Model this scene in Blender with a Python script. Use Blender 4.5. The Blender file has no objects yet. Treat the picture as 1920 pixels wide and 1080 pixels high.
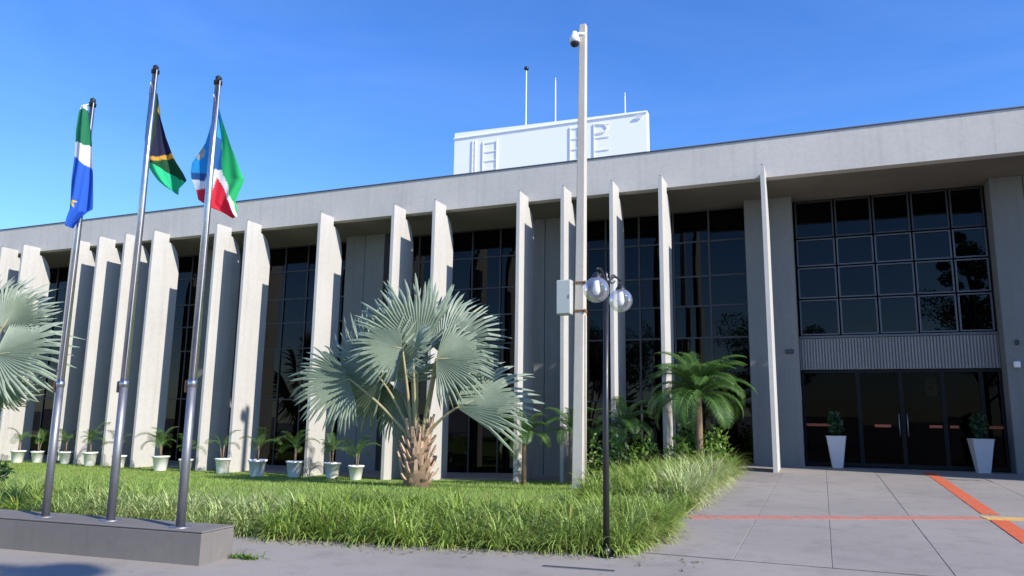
import bpy, math, random
import numpy as np
from mathutils import Vector, Matrix, noise

SC = bpy.context.scene
COL = SC.collection
rng = random.Random(11)
nrg = np.random.default_rng(5)

# ------------------------------------------------------------------ camera, sky, sun, exposure
cd = bpy.data.cameras.new('camera')
cam = bpy.data.objects.new('camera', cd)
COL.objects.link(cam)
cd.sensor_width = 36.0
cd.lens = 26.331
cd.clip_start = 0.05
cd.clip_end = 3000
_r = Vector((0.92552, 0.37845, 0.01355)); _u = Vector((0.05157, -0.16141, 0.98554)); _f = Vector((-0.37516, 0.91144, 0.1689))
_m = Matrix((_r, _u, -_f)).transposed().to_4x4()
_m.translation = Vector((0, 0, 1.242))
cam.matrix_world = _m
SC.camera = cam

SUN = Vector((1.0, -0.32, 0.70)).normalized()          # towards the sun
sun_el = math.asin(SUN.z)
sun_az = math.atan2(SUN.x, SUN.y)                        # clockwise from +Y
world = bpy.data.worlds.new('World')
SC.world = world
world.use_nodes = True
wn = world.node_tree
wn.nodes.clear()
sky = wn.nodes.new('ShaderNodeTexSky')
sky.sky_type = 'NISHITA'
sky.sun_disc = False
sky.sun_elevation = sun_el
sky.sun_rotation = sun_az
sky.altitude = 0
sky.air_density = 1.0
sky.dust_density = 0.2
sky.ozone_density = 6.0
hsv = wn.nodes.new('ShaderNodeHueSaturation')
hsv.inputs['Saturation'].default_value = 1.18
hsv.inputs['Hue'].default_value = 0.5115
bg = wn.nodes.new('ShaderNodeBackground')
bg.inputs['Strength'].default_value = 0.15
wo = wn.nodes.new('ShaderNodeOutputWorld')
wn.links.new(sky.outputs[0], hsv.inputs['Color'])
# thin high cirrus over the whole sky
tcw = wn.nodes.new('ShaderNodeTexCoord'); mpw = wn.nodes.new('ShaderNodeMapping')
mpw.inputs['Scale'].default_value = (1.2, 2.2, 5.0); mpw.inputs['Rotation'].default_value = (.3, .5, .4)
nzw = wn.nodes.new('ShaderNodeTexNoise'); nzw.inputs['Scale'].default_value = 1.6; nzw.inputs['Detail'].default_value = 7; nzw.inputs['Roughness'].default_value = .62
nzw.inputs['Distortion'].default_value = .8
rmp = wn.nodes.new('ShaderNodeMapRange'); rmp.inputs[1].default_value = .42; rmp.inputs[2].default_value = .85; rmp.inputs[4].default_value = .05
mxw = wn.nodes.new('ShaderNodeMix'); mxw.data_type = 'RGBA'; mxw.inputs[7].default_value = (4.2, 5.3, 6.6, 1)
wn.links.new(tcw.outputs['Generated'], mpw.inputs[0]); wn.links.new(mpw.outputs[0], nzw.inputs['Vector'])
wn.links.new(nzw.outputs['Fac'], rmp.inputs[0]); wn.links.new(rmp.outputs[0], mxw.inputs[0])
wn.links.new(hsv.outputs[0], mxw.inputs[6]); wn.links.new(mxw.outputs[2], bg.inputs[0])
wn.links.new(bg.outputs[0], wo.inputs[0])

sd = bpy.data.lights.new('sun', 'SUN')
sd.energy = 3.8
sd.angle = math.radians(0.53)
sd.color = (1.0, 0.94, 0.845)
sun = bpy.data.objects.new('sun', sd)
COL.objects.link(sun)
sun.rotation_euler = SUN.to_track_quat('Z', 'Y').to_euler()
sun.location = (30, -10, 40)

SC.view_settings.view_transform = 'Standard'
SC.view_settings.look = 'None'
SC.view_settings.exposure = 0.82
SC.view_settings.gamma = 1
SC.view_settings.use_curve_mapping = False
SC.render.engine = 'CYCLES'
SC.cycles.max_bounces = 8
SC.cycles.transparent_max_bounces = 16

# ------------------------------------------------------------------ helpers
def tag(o, label=None, cat=None, group=None, kind=None):
    if label: o['label'] = label
    if cat: o['category'] = cat
    if group: o['group'] = group
    if kind: o['kind'] = kind
    return o

def empty(name, loc=(0, 0, 0), rz=0.0, parent=None):
    o = bpy.data.objects.new(name, None)
    o.empty_display_size = 0.2
    COL.objects.link(o)
    o.location = loc
    o.rotation_euler = (0, 0, rz)
    o.parent = parent
    return o

def link(name, me, parent=None, loc=(0, 0, 0), rot=(0, 0, 0), scale=(1, 1, 1)):
    o = bpy.data.objects.new(name, me)
    COL.objects.link(o)
    o.parent = parent
    o.location = loc
    o.rotation_euler = rot
    o.scale = scale
    return o

def copy_tree(o, parent=None):
    c = o.copy()
    COL.objects.link(c)
    c.parent = parent
    for ch in list(o.children):
        copy_tree(ch, c)
    return c

class MB:
    def __init__(s):
        s.v = []; s.f = []; s.sm = []
    def add(s, vs, fs, smooth=False):
        n = len(s.v)
        s.v += [tuple(x) for x in vs]
        for f in fs:
            s.f.append(tuple(i + n for i in f)); s.sm.append(smooth)
        return s
    def box(s, x0, x1, y0, y1, z0, z1, bev=0.0):
        if bev <= 0:
            vs = [(x, y, z) for z in (z0, z1) for y in (y0, y1) for x in (x0, x1)]
            return s.add(vs, [(0, 2, 3, 1), (4, 5, 7, 6), (0, 1, 5, 4), (1, 3, 7, 5), (3, 2, 6, 7), (2, 0, 4, 6)])
        b = min(bev, (x1-x0)*.45, (y1-y0)*.45, (z1-z0)*.45)
        vs = []; idx = {}
        for ix, (X, sx) in enumerate(((x0, 1), (x1, -1))):
            for iy, (Y, sy) in enumerate(((y0, 1), (y1, -1))):
                for iz, (Z, sz) in enumerate(((z0, 1), (z1, -1))):
                    for a in range(3):
                        p = [X + sx*b, Y + sy*b, Z + sz*b]
                        p[a] = (X, Y, Z)[a]
                        idx[ix, iy, iz, a] = len(vs); vs.append(tuple(p))
        fs = []
        g = lambda x, y, z, a: idx[x, y, z, a]
        for k in (0, 1):
            q = [(k, 0, 0), (k, 1, 0), (k, 1, 1), (k, 0, 1)]
            fs.append([g(*c, 0) for c in (q if k else q[::-1])])
            q = [(0, k, 0), (0, k, 1), (1, k, 1), (1, k, 0)]
            fs.append([g(*c, 1) for c in (q if k else q[::-1])])
            q = [(0, 0, k), (1, 0, k), (1, 1, k), (0, 1, k)]
            fs.append([g(*c, 2) for c in (q if k else q[::-1])])
        for a, b2 in ((0, 1), (0, 2), (1, 2)):
            c = 3 - a - b2
            for i in (0, 1):
                for j in (0, 1):
                    def mk(t):
                        k = [0, 0, 0]; k[a] = i; k[b2] = j; k[c] = t
                        return k
                    f = [g(*mk(0), a), g(*mk(1), a), g(*mk(1), b2), g(*mk(0), b2)]
                    fs.append(f)
        for i in (0, 1):
            for j in (0, 1):
                for k in (0, 1):
                    fs.append([g(i, j, k, 0), g(i, j, k, 1), g(i, j, k, 2)])
        ctr = Vector(((x0+x1)/2, (y0+y1)/2, (z0+z1)/2))
        out = []
        for f in fs:
            P = [Vector(vs[i]) for i in f]
            nn = (P[1]-P[0]).cross(P[2]-P[0])
            cc = sum(P, Vector())/len(P)
            out.append(f if nn.dot(cc-ctr) > 0 else f[::-1])
        return s.add(vs, out)
    def prism(s, poly, a0, a1, axis='x'):
        """poly of 2-D points, extruded along axis from a0 to a1 (x: poly=(y,z); y: poly=(x,z); z: poly=(x,y))"""
        n = len(poly)
        def P(p, a):
            return {'x': (a, p[0], p[1]), 'y': (p[0], a, p[1]), 'z': (p[0], p[1], a)}[axis]
        vs = [P(p, a0) for p in poly] + [P(p, a1) for p in poly]
        fs = [tuple(range(n))[::-1], tuple(range(n, 2*n))] + [(i, (i+1) % n, n+(i+1) % n, n+i) for i in range(n)]
        return s.add(vs, fs)
    def tube(s, pts, rad, n=8, cap=True, smooth=True):
        pts = [Vector(p) for p in pts]
        if not hasattr(rad, '__len__'): rad = [rad]*len(pts)
        vs = []; fs = []
        ref = None
        for i, p in enumerate(pts):
            t = (pts[min(i+1, len(pts)-1)] - pts[max(i-1, 0)]).normalized()
            if ref is None:
                ref = t.orthogonal().normalized()
            ref = (ref - t*ref.dot(t)).normalized()
            b = t.cross(ref)
            for k in range(n):
                a = 2*math.pi*k/n
                vs.append(p + (ref*math.cos(a) + b*math.sin(a))*rad[i])
        for i in range(len(pts)-1):
            for k in range(n):
                fs.append((i*n+k, i*n+(k+1) % n, (i+1)*n+(k+1) % n, (i+1)*n+k))
        s.add(vs, fs, smooth)
        if cap:
            m = len(s.v) - len(vs)
            s.f.append(tuple(m+k for k in range(n))[::-1]); s.sm.append(False)
            s.f.append(tuple(m+(len(pts)-1)*n+k for k in range(n))); s.sm.append(False)
        return s
    def lathe(s, prof, n=20, c=(0, 0, 0), smooth=True):
        vs = []; fs = []
        for (r, z) in prof:
            for k in range(n):
                a = 2*math.pi*k/n
                vs.append((c[0]+r*math.cos(a), c[1]+r*math.sin(a), c[2]+z))
        for i in range(len(prof)-1):
            for k in range(n):
                fs.append((i*n+k, i*n+(k+1) % n, (i+1)*n+(k+1) % n, (i+1)*n+k))
        return s.add(vs, fs, smooth)
    def mesh(s, name, mat):
        me = bpy.data.meshes.new(name)
        me.from_pydata(s.v, [], s.f)
        me.polygons.foreach_set('use_smooth', s.sm)
        if mat: me.materials.append(mat)
        me.update()
        return me
    def build(s, name, mat, parent=None, **k):
        return link(name, s.mesh(name, mat), parent, **k)

def raw_mesh(name, v, quads=None, tris=None, mat=None, col=None, smooth=False):
    """fast numpy mesh; col = per-vertex rgb"""
    me = bpy.data.meshes.new(name)
    nq = 0 if quads is None else len(quads); nt = 0 if tris is None else len(tris)
    me.vertices.add(len(v)); me.vertices.foreach_set('co', np.asarray(v, np.float32).ravel())
    loops = []
    if nq: loops.append(np.asarray(quads, np.int32).ravel())
    if nt: loops.append(np.asarray(tris, np.int32).ravel())
    L = np.concatenate(loops)
    me.loops.add(len(L)); me.loops.foreach_set('vertex_index', L)
    me.polygons.add(nq+nt)
    st = np.concatenate([np.arange(nq)*4, nq*4+np.arange(nt)*3]).astype(np.int32)
    me.polygons.foreach_set('loop_start', st)
    me.polygons.foreach_set('use_smooth', np.full(nq+nt, smooth))
    if col is not None:
        at = me.color_attributes.new('leaf_tint', 'FLOAT_COLOR', 'POINT')
        c4 = np.ones((len(v), 4), np.float32); c4[:, :3] = col
        at.data.foreach_set('color', c4.ravel())
    if mat: me.materials.append(mat)
    me.update(calc_edges=True)
    me.validate()
    return me

# ------------------------------------------------------------------ materials
class NT:
    def __init__(s, name):
        s.m = bpy.data.materials.new(name); s.m.use_nodes = True
        s.t = s.m.node_tree; s.t.nodes.clear()
        s.out = s.t.nodes.new('ShaderNodeOutputMaterial')
    def n(s, typ, **kw):
        nd = s.t.nodes.new(typ)
        for k, v in kw.items():
            if k.startswith('i_'):
                key = k[2:].replace('_', ' ')
                nd.inputs[key].default_value = v
            else:
                setattr(nd, k, v)
        return nd
    def l(s, a, b): s.t.links.new(a, b)
    def coord(s, kind='Object', scale=(1, 1, 1)):
        tc = s.n('ShaderNodeTexCoord'); mp = s.n('ShaderNodeMapping')
        mp.inputs['Scale'].default_value = scale
        s.l(tc.outputs[kind], mp.inputs[0]); return mp.outputs[0]
    def wcoord(s, scale=(1, 1, 1)):
        g = s.n('ShaderNodeNewGeometry'); mp = s.n('ShaderNodeMapping')
        mp.inputs['Scale'].default_value = scale
        s.l(g.outputs['Position'], mp.inputs[0]); return mp.outputs[0]
    def noise(s, vec, scale, detail=4, rough=.55):
        nd = s.n('ShaderNodeTexNoise'); nd.inputs['Scale'].default_value = scale
        nd.inputs['Detail'].default_value = detail; nd.inputs['Roughness'].default_value = rough
        if vec is not None: s.l(vec, nd.inputs['Vector'])
        return nd.outputs['Fac']
    def ramp(s, fac, stops):
        r = s.n('ShaderNodeValToRGB'); e = r.color_ramp.elements
        while len(e) < len(stops): e.new(0.5)
        for el, (p, c) in zip(e, stops):
            el.position = p; el.color = (*c, 1) if len(c) == 3 else c
        s.l(fac, r.inputs[0]); return r.outputs[0]
    def mix(s, fac, a, b, mode='MIX'):
        m = s.n('ShaderNodeMix', data_type='RGBA', blend_type=mode)
        for sock, v in ((m.inputs[0], fac), (m.inputs[6], a), (m.inputs[7], b)):
            if hasattr(v, 'links'): s.l(v, sock)
            elif isinstance(v, (int, float)): sock.default_value = v
            else: sock.default_value = (*v, 1) if len(v) == 3 else v
        return m.outputs[2]
    def bump(s, h, strength=.3, dist=.01):
        b = s.n('ShaderNodeBump'); b.inputs['Strength'].default_value = strength; b.inputs['Distance'].default_value = dist
        s.l(h, b.inputs['Height']); return b.outputs[0]
    def bsdf(s, color, rough=.6, metal=0., normal=None, spec=.5, **kw):
        p = s.n('ShaderNodeBsdfPrincipled')
        for nm, v in (('Base Color', color), ('Roughness', rough), ('Metallic', metal), ('Specular IOR Level', spec)):
            if hasattr(v, 'links'): s.l(v, p.inputs[nm])
            elif isinstance(v, (int, float)): p.inputs[nm].default_value = v
            else: p.inputs[nm].default_value = (*v, 1)
        if normal is not None: s.l(normal, p.inputs['Normal'])
        for k, v in kw.items(): p.inputs[k].default_value = v
        s.l(p.outputs[0], s.out.inputs[0])
        return p

def concrete(name, base, dark, streak=.35, rough=.85, scale=1.0):
    t = NT(name)
    w = t.wcoord()
    n1 = t.noise(w, 0.55*scale, 5, .6)
    n2 = t.noise(w, 9*scale, 5, .65)
    ws = t.wcoord((5.0, 5.0, 0.22))
    n3 = t.noise(ws, 1.0, 4, .6)
    c = t.mix(t.ramp(n1, [(.35, (0, 0, 0)), (.7, (1, 1, 1))]), base, dark)
    c = t.mix(t.ramp(n3, [(.5, (0, 0, 0)), (.75, (streak, streak, streak))]), c, tuple(x*.62 for x in dark))
    c = t.mix(.22, c, t.ramp(n2, [(.3, (.55, .55, .55)), (.7, (1.0, 1.0, 1.0))]), 'MULTIPLY')
    pores = t.noise(w, 60, 2, .5)
    nb = t.bump(pores, .25, .006)
    t.bsdf(c, rough, normal=nb, spec=.3)
    return t.m

def plain(name, col, rough=.5, metal=0., var=.12, nscale=8, bump=0.0, spec=.5):
    t = NT(name)
    n = t.noise(t.wcoord(), nscale, 4, .6)
    c = t.mix(n, tuple(x*(1-var) for x in col), tuple(min(1, x*(1+var)) for x in col))
    nb = t.bump(t.noise(t.wcoord(), nscale*6, 3), bump, .004) if bump else None
    rr = t.ramp(n, [(.3, (max(0, rough-.08),)*3), (.7, (min(1, rough+.08),)*3)])
    t.bsdf(c, rr, metal, nb, spec)
    return t.m

def glass_mat(name, tint, refl=1.0, rough=0.0, ior=1.5, amount=1.0):
    t = NT(name)
    tr = t.n('ShaderNodeBsdfTransparent'); tr.inputs[0].default_value = (*tint, 1)
    gl = t.n('ShaderNodeBsdfGlossy'); gl.inputs['Roughness'].default_value = rough
    gl.inputs[0].default_value = (refl, refl, refl, 1)
    fr = t.n('ShaderNodeFresnel'); fr.inputs[0].default_value = ior
    mx = t.n('ShaderNodeMixShader')
    mu = t.n('ShaderNodeMath', operation='MULTIPLY'); mu.inputs[1].default_value = amount
    t.l(fr.outputs[0], mu.inputs[0]); t.l(mu.outputs[0], mx.inputs[0]); t.l(tr.outputs[0], mx.inputs[1]); t.l(gl.outputs[0], mx.inputs[2])
    t.l(mx.outputs[0], t.out.inputs[0])
    return t.m

def leaf_mat(name, c1, c2, rough=.45, trans=.25, attr=False, nscale=3.0, spec=.4):
    t = NT(name)
    n = t.noise(t.coord('Object'), nscale, 3)
    c = t.mix(t.ramp(n, [(.3, (0, 0, 0)), (.7, (1, 1, 1))]), c1, c2)
    if attr:
        a = t.n('ShaderNodeVertexColor'); a.layer_name = 'leaf_tint'
        c = t.mix(1.0, c, a.outputs[0], 'MULTIPLY')
    p = t.n('ShaderNodeBsdfPrincipled')
    p.inputs['Roughness'].default_value = rough; p.inputs['Specular IOR Level'].default_value = spec
    t.l(c, p.inputs['Base Color'])
    tl = t.n('ShaderNodeBsdfTranslucent')
    t.l(t.mix(1.0, c, (1.15, 1.25, .6), 'MULTIPLY'), tl.inputs[0])
    mx = t.n('ShaderNodeMixShader'); mx.inputs[0].default_value = trans
    t.l(p.outputs[0], mx.inputs[1]); t.l(tl.outputs[0], mx.inputs[2])
    t.l(mx.outputs[0], t.out.inputs[0])
    return t.m

M = {}
M['fin'] = concrete('fin_concrete', (.515, .50, .47), (.475, .46, .43), .28)
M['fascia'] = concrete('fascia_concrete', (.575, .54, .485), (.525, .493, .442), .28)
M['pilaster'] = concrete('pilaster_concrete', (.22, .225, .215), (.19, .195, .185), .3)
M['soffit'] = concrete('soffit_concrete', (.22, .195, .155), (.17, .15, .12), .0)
M['roof'] = plain('roof_membrane', (.25, .25, .25), .9)
M['flash'] = plain('metal_flashing', (.13, .135, .15), .5, .6)
M['white'] = plain('white_render', (.86, .86, .86), .8, var=.02, nscale=2)
M['rail'] = plain('faded_grey_metal', (.70, .70, .73), .6, var=.08)
M['signrail'] = plain('weathered_white_metal', (.80, .80, .80), .6, var=.06)
M['alu'] = plain('aluminium_frame', (.105, .11, .12), .45, .4, .08)
M['darkframe'] = plain('dark_frame', (.05, .052, .058), .4, .5)
M['midframe'] = plain('bronze_frame', (.055, .055, .06), .5, .2)
M['doorframe'] = plain('black_door_frame', (.014, .0145, .016), .65, .0, spec=.15)
M['glass'] = glass_mat('tinted_glass', (.10, .11, .12), .48)
M['doorglass'] = glass_mat('door_glass', (.42, .43, .44), .08)
M['rib'] = concrete('ribbed_panel', (.30, .30, .29), (.26, .26, .25), .3)
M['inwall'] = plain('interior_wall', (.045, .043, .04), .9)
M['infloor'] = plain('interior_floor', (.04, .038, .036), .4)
M['orange'] = plain('orange_strip', (.40, .085, .03), .5)
M['steel'] = plain('stainless_steel', (.55, .55, .56), .28, .95, .06)
M['dsteel'] = plain('dull_steel', (.26, .26, .275), .48, .8, .1)
M['black'] = plain('black_paint', (.016, .016, .018), .35)
M['whitepl'] = plain('white_plastic', (.80, .80, .78), .4, var=.03)
M['polecon'] = concrete('pole_concrete', (.56, .51, .44), (.49, .445, .385), .3)
M['boxgrey'] = plain('grey_box_paint', (.42, .44, .41), .45, var=.05)
M['rust'] = plain('rusty_strap', (.20, .10, .05), .8, .3, .3)
M['lens'] = plain('smoked_dome', (.012, .014, .02), .08)
M['globe'] = glass_mat('clear_globe_glass', (.90, .91, .93), 1.0, .03, 1.45, .42)
t = M['globe'].node_tree
_o = next(n for n in t.nodes if n.type == 'OUTPUT_MATERIAL'); _s = _o.inputs[0].links[0].from_socket
_d = t.nodes.new('ShaderNodeBsdfDiffuse'); _d.inputs[0].default_value = (.8, .8, .82, 1)
_x = t.nodes.new('ShaderNodeMixShader'); _x.inputs[0].default_value = .10
t.links.new(_s, _x.inputs[1]); t.links.new(_d.outputs[0], _x.inputs[2]); t.links.new(_x.outputs[0], _o.inputs[0])
M['bulb'] = plain('frosted_bulb', (.85, .85, .83), .3, var=.02)
M['potwhite'] = plain('white_plastic_pot', (.88, .86, .83), .5, var=.06, nscale=5)
M['planter'] = plain('pale_planter_plastic', (.50, .51, .53), .5, var=.06, nscale=5)
M['soil'] = plain('soil', (.05, .034, .022), .95, var=.4, nscale=14, bump=.6)
M['bark'] = plain('palm_bark', (.20, .135, .085), .9, var=.4, nscale=12, bump=.8)
M['boot'] = plain('palm_leaf_bases', (.46, .31, .22), .85, var=.3, nscale=9, bump=.6)
M['petiole'] = plain('petiole', (.33, .28, .15), .55, var=.3, nscale=5)
M['bism'] = leaf_mat('silver_palm_leaf', (.175, .225, .165), (.265, .315, .245), .5, .12, nscale=1.3)
M['date'] = leaf_mat('date_palm_leaf', (.045, .105, .02), (.095, .185, .04), .42, .2)
M['pot_leaf'] = leaf_mat('potted_palm_leaf', (.06, .13, .025), (.12, .20, .05), .45, .25)
M['shrub'] = leaf_mat('shrub_leaf', (.10, .19, .03), (.20, .30, .06), .4, .25)
M['darkshrub'] = leaf_mat('dark_shrub_leaf', (.018, .045, .018), (.03, .07, .025), .4, .15)
M['tree'] = leaf_mat('tree_leaf', (.03, .075, .018), (.055, .11, .028), .45, .2)
M['border'] = leaf_mat('border_grass', (1, 1, 1), (.82, .88, .8), .45, .22, attr=True, nscale=2)
M['lawnblade'] = leaf_mat('lawn_blade', (1, 1, 1), (.85, .9, .8), .5, .2, attr=True, nscale=1)
M['trunk'] = plain('tree_trunk', (.10, .075, .055), .9, var=.35, nscale=6, bump=.7)

# lawn soil/grass sheet
t = NT('lawn')
n1 = t.noise(t.wcoord(), 0.5, 5); n2 = t.noise(t.wcoord(), 14, 4)
c = t.ramp(n1, [(.3, (.15, .24, .045)), (.55, (.21, .30, .065)), (.75, (.30, .33, .12))])
c = t.mix(.5, c, t.ramp(n2, [(.3, (.5, .5, .5)), (.7, (1, 1, 1))]), 'MULTIPLY')
t.bsdf(c, .9, normal=t.bump(n2, .8, .03), spec=.2)
M['lawn'] = t.m

# paving concrete
def paving(name, base, dark, stain=.5):
    t = NT(name)
    w = t.wcoord()
    n1 = t.noise(w, .35, 5, .6); n2 = t.noise(w, 2.2, 5, .65); n3 = t.noise(w, 55, 3, .6)
    ob = t.n('ShaderNodeObjectInfo')
    c = t.mix(t.ramp(n1, [(.35, (0, 0, 0)), (.7, (1, 1, 1))]), base, dark)
    c = t.mix(t.ramp(n2, [(.50, (0, 0, 0)), (.70, (stain,)*3)]), c, tuple(x*.74 for x in dark))
    nd = t.noise(w, 7.5, 6, .75)
    c = t.mix(t.ramp(nd, [(.60, (0, 0, 0)), (.70, (.55,)*3)]), c, tuple(x*.55 for x in dark))
    c = t.mix(.35, c, t.ramp(n3, [(.3, (.72, .72, .72)), (.7, (1, 1, 1))]), 'MULTIPLY')
    c = t.mix(1., c, t.ramp(ob.outputs['Random'], [(0, (.93, .93, .94)), (1, (1., 1., 1.))]), 'MULTIPLY')
    t.bsdf(c, .8, normal=t.bump(n3, .35, .004), spec=.35)
    return t.m
M['pave'] = paving('paving_concrete', (.322, .290, .256), (.272, .246, .218))
M['slab'] = paving('slab_concrete', (.316, .284, .252), (.262, .236, .21))
t = NT('joint_fill')
n1 = t.noise(t.wcoord(), 3.2, 4, .7)
t.bsdf(t.ramp(n1, [(.40, (.045, .04, .035)), (.52, (.17, .155, .14)), (.62, (.26, .238, .21))]), .95)
M['joint'] = t.m
def worn(name, col, wear=.6):
    t = NT(name)
    w = t.wcoord()
    n1 = t.noise(w, 2.6, 5, .7); n2 = t.noise(w, 28, 4, .6)
    c = t.mix(.4, col, t.ramp(n2, [(.3, (.55, .55, .55)), (.7, (1, 1, 1))]), 'MULTIPLY')
    c = t.mix(t.ramp(n1, [(.50, (0, 0, 0)), (.68, (wear,)*3)]), c, (.27, .235, .205))
    t.bsdf(c, .8, normal=t.bump(n2, .3, .003), spec=.3)
    return t.m
M['plinth'] = concrete('plinth_concrete', (.19, .173, .16), (.155, .142, .132), .3)
M['tilered'] = worn('red_tactile_tile', (.60, .125, .05), .35)
M['tilepale'] = worn('faded_red_tile', (.46, .19, .145), .8)
M['tileyel'] = worn('yellow_tactile_tile', (.64, .38, .12), .5)

# ------------------------------------------------------------------ ground
YF, YW, YE = 19.497, 20.187, 23.0
ZT, ZFT, ZFB = 7.71, 8.66, 7.58
SL = 0.02137
def zg(Y): return SL*(Y-YF) if Y < YF else 0.0
def zlawn(X, Y):
    zb = float(np.interp(X, [-40, -12, -6.6, -4, -1.9], [-.70, -.67, -.50, -.30, -.02]))
    tt = min(1, max(0, (Y-9)/(YF-9))); tt = tt*tt*(3-2*tt)
    return zg(Y)*(1-tt) + zb*tt

# base sheet reaching the horizon (paving), left open where the lawn is
mb = MB()
def sheet(x0, x1, y0, y1):
    n = max(1, int((y1-y0)/8))
    for k in range(n):
        a = y0+(y1-y0)*k/n; b = y0+(y1-y0)*(k+1)/n
        mb.add([(x0, a, max(zg(a), -1.2)), (x1, a, max(zg(a), -1.2)), (x1, b, max(zg(b), -1.2)), (x0, b, max(zg(b), -1.2))], [(0, 1, 2, 3)])
sheet(-900, 900, -900, -36.7); sheet(-60, 60, -36.7, 8.6)
sheet(-900, -60, -36.7, YF); sheet(60, 900, -36.7, YF)
mb.add([(-1.98, 8.6, zg(8.6)-.012), (60, 8.6, zg(8.6)-.012), (60, YF, -.012), (-1.98, YF, -.012)], [(0, 1, 2, 3)])
mb.add([(-1.98, YF, -.012), (60, YF, -.012), (60, 26, -.012), (-1.98, 26, -.012)], [(0, 1, 2, 3)])
mb.add([(-900, 26, -.72), (900, 26, -.72), (900, 1500, -.72), (-900, 1500, -.72)], [(0, 1, 2, 3)])
pav = mb.build('pavement', M['pave'])
tag(pav, 'pale grey concrete forecourt in front of the building', kind='structure')

# walkway slabs: large panels with recessed joints
walk = empty('walkway')
tag(walk, 'grey slab walkway leading up to the entrance', kind='structure')
jx = [-1.93, -0.965, 0.01, 1.115, 2.25, 3.3, 4.4, 5.5, 6.6]
jy = [8.66]
while jy[-1] < 23: jy.append(jy[-1] + 2.06)
jb = MB(); jb.add([(-1.93, 8.66, zg(8.66)-.008), (6.6, 8.66, zg(8.66)-.008), (6.6, YF, -.008), (-1.93, YF, -.008)], [(0, 1, 2, 3)])
jb.add([(-1.93, YF, -.008), (6.6, YF, -.008), (6.6, 22.95, -.008), (-1.93, 22.95, -.008)], [(0, 1, 2, 3)])
jb.build('joint_bed', M['joint'], walk)
for i in range(len(jx)-1):
    off = (0.55 if i % 2 else 0.0)
    ys_ = [8.66] + [y+off for y in jy[(0 if off else 1):] if 8.9 < y+off < 22.7] + [22.9]
    for j in range(len(ys_)-1):
        y0, y1 = ys_[j]+.005, ys_[j+1]-.005
        gx = rng.uniform(.002, .0045)
        x0, x1 = jx[i]+gx, jx[i+1]-gx*rng.uniform(.6, 1.2)
        dz = rng.uniform(-.0015, .0025)
        b = .003
        z = lambda y: zg(y) + dz
        me = MB()
        lo = [(x0, y0, zg(y0)-.05), (x1, y0, zg(y0)-.05), (x1, y1, zg(y1)-.05), (x0, y1, zg(y1)-.05)]
        md = [(x0, y0, z(y0)-b), (x1, y0, z(y0)-b), (x1, y1, z(y1)-b), (x0, y1, z(y1)-b)]
        tp = [(x0+b, y0+b, z(y0)), (x1-b, y0+b, z(y0)), (x1-b, y1-b, z(y1)), (x0+b, y1-b, z(y1))]
        me.add(lo+md+tp, [(0, 1, 5, 4), (1, 2, 6, 5), (2, 3, 7, 6), (3, 0, 4, 7), (4, 5, 9, 8), (5, 6, 10, 9), (6, 7, 11, 10), (7, 4, 8, 11), (8, 9, 10, 11)])
        me.build('paving_slab', M['slab'], walk)

# tactile guide strips of small tiles
def strip(name, label, A, B, width, mat, tile=.26, parts='tile'):
    root = empty(name); tag(root, label, kind='structure')
    A = Vector((*A, 0)); B = Vector((*B, 0)); d = (B-A); L = d.length; d.normalize(); p = Vector((-d.y, d.x, 0))
    n = max(1, round(L/tile)); st = L/n
    for k in range(n):
        a = A+d*(k*st+.003); b = A+d*((k+1)*st-.003)
        h = .007 + rng.uniform(0, .002)
        q = [a-p*width/2, b-p*width/2, b+p*width/2, a+p*width/2]
        m = MB(); zz = [zg(v.y) for v in q]
        top = [(v.x, v.y, z+h) for v, z in zip(q, zz)]; bot = [(v.x, v.y, z-.01) for v, z in zip(q, zz)]
        m.add(bot+top, [(4, 5, 6, 7), (0, 1, 5, 4), (1, 2, 6, 5), (2, 3, 7, 6), (3, 0, 4, 7)])
        m.build(parts, mat, root)
    return root
strip('tactile_strip', 'orange red guide strip running up to the entrance', (2.27, 13.60), (2.33, 21.6), .24, M['tilered'])
strip('tactile_strip', 'orange red guide strip continuing towards the lower right corner', (2.26, 11.0), (2.27, 12.98), .24, M['tilered'])
strip('tactile_strip', 'thin faded red strip crossing the walkway from the grass', (-1.88, 11.44), (2.05, 13.14), .30, M['tilepale'])
strip('tactile_strip', 'short yellow strip crossing the orange guide strip', (2.10, 13.17), (4.6, 13.6), .30, M['tileyel'])

# lawn (heightfield) with soil under the planting
gx = np.linspace(-45, -1.95, 90); gy = np.linspace(7.0, 20.9, 44)
V = []; 
def front_y(X): return float(np.interp(X, [-45, -16, -10.2, -6.8, -4.26, -2.02, -1.9], [6.9, 7.35, 7.62, 7.64, 7.96, 8.42, 8.5]))
for y in gy:
    for x in gx:
        fy = front_y(x); yy = fy + (y-7.0)/(20.9-7.0)*(20.9-fy)
        V.append((x, yy, zlawn(x, yy) + .004 + .02*noise.noise(Vector((x*.8, yy*.8, 0)))*(1 if yy > fy+.3 else 0)))
n0 = len(gx)
Q = [(j*n0+i, j*n0+i+1, (j+1)*n0+i+1, (j+1)*n0+i) for j in range(len(gy)-1) for i in range(n0-1)]
me = raw_mesh('lawn', V, quads=Q, mat=M['lawn'], smooth=True)
lawn = link('lawn', me); tag(lawn, 'mown green lawn in front of the concrete fins', kind='structure')
ap = MB()
xs = np.linspace(-45, -1.98, 30)
for a, b in zip(xs[:-1], xs[1:]):
    za, zb = zlawn(a, 19.9)-.02, zlawn(b, 19.9)-.02
    ap.add([(a, 20.3, za+.045), (b, 20.3, zb+.045), (b, 23.3, zb+.045), (a, 23.3, za+.045)], [(0, 1, 2, 3)])
    ap.add([(a, 20.3, za-.2), (b, 20.3, zb-.2), (b, 20.3, zb+.045), (a, 20.3, za+.045)], [(0, 1, 2, 3)])
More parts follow.
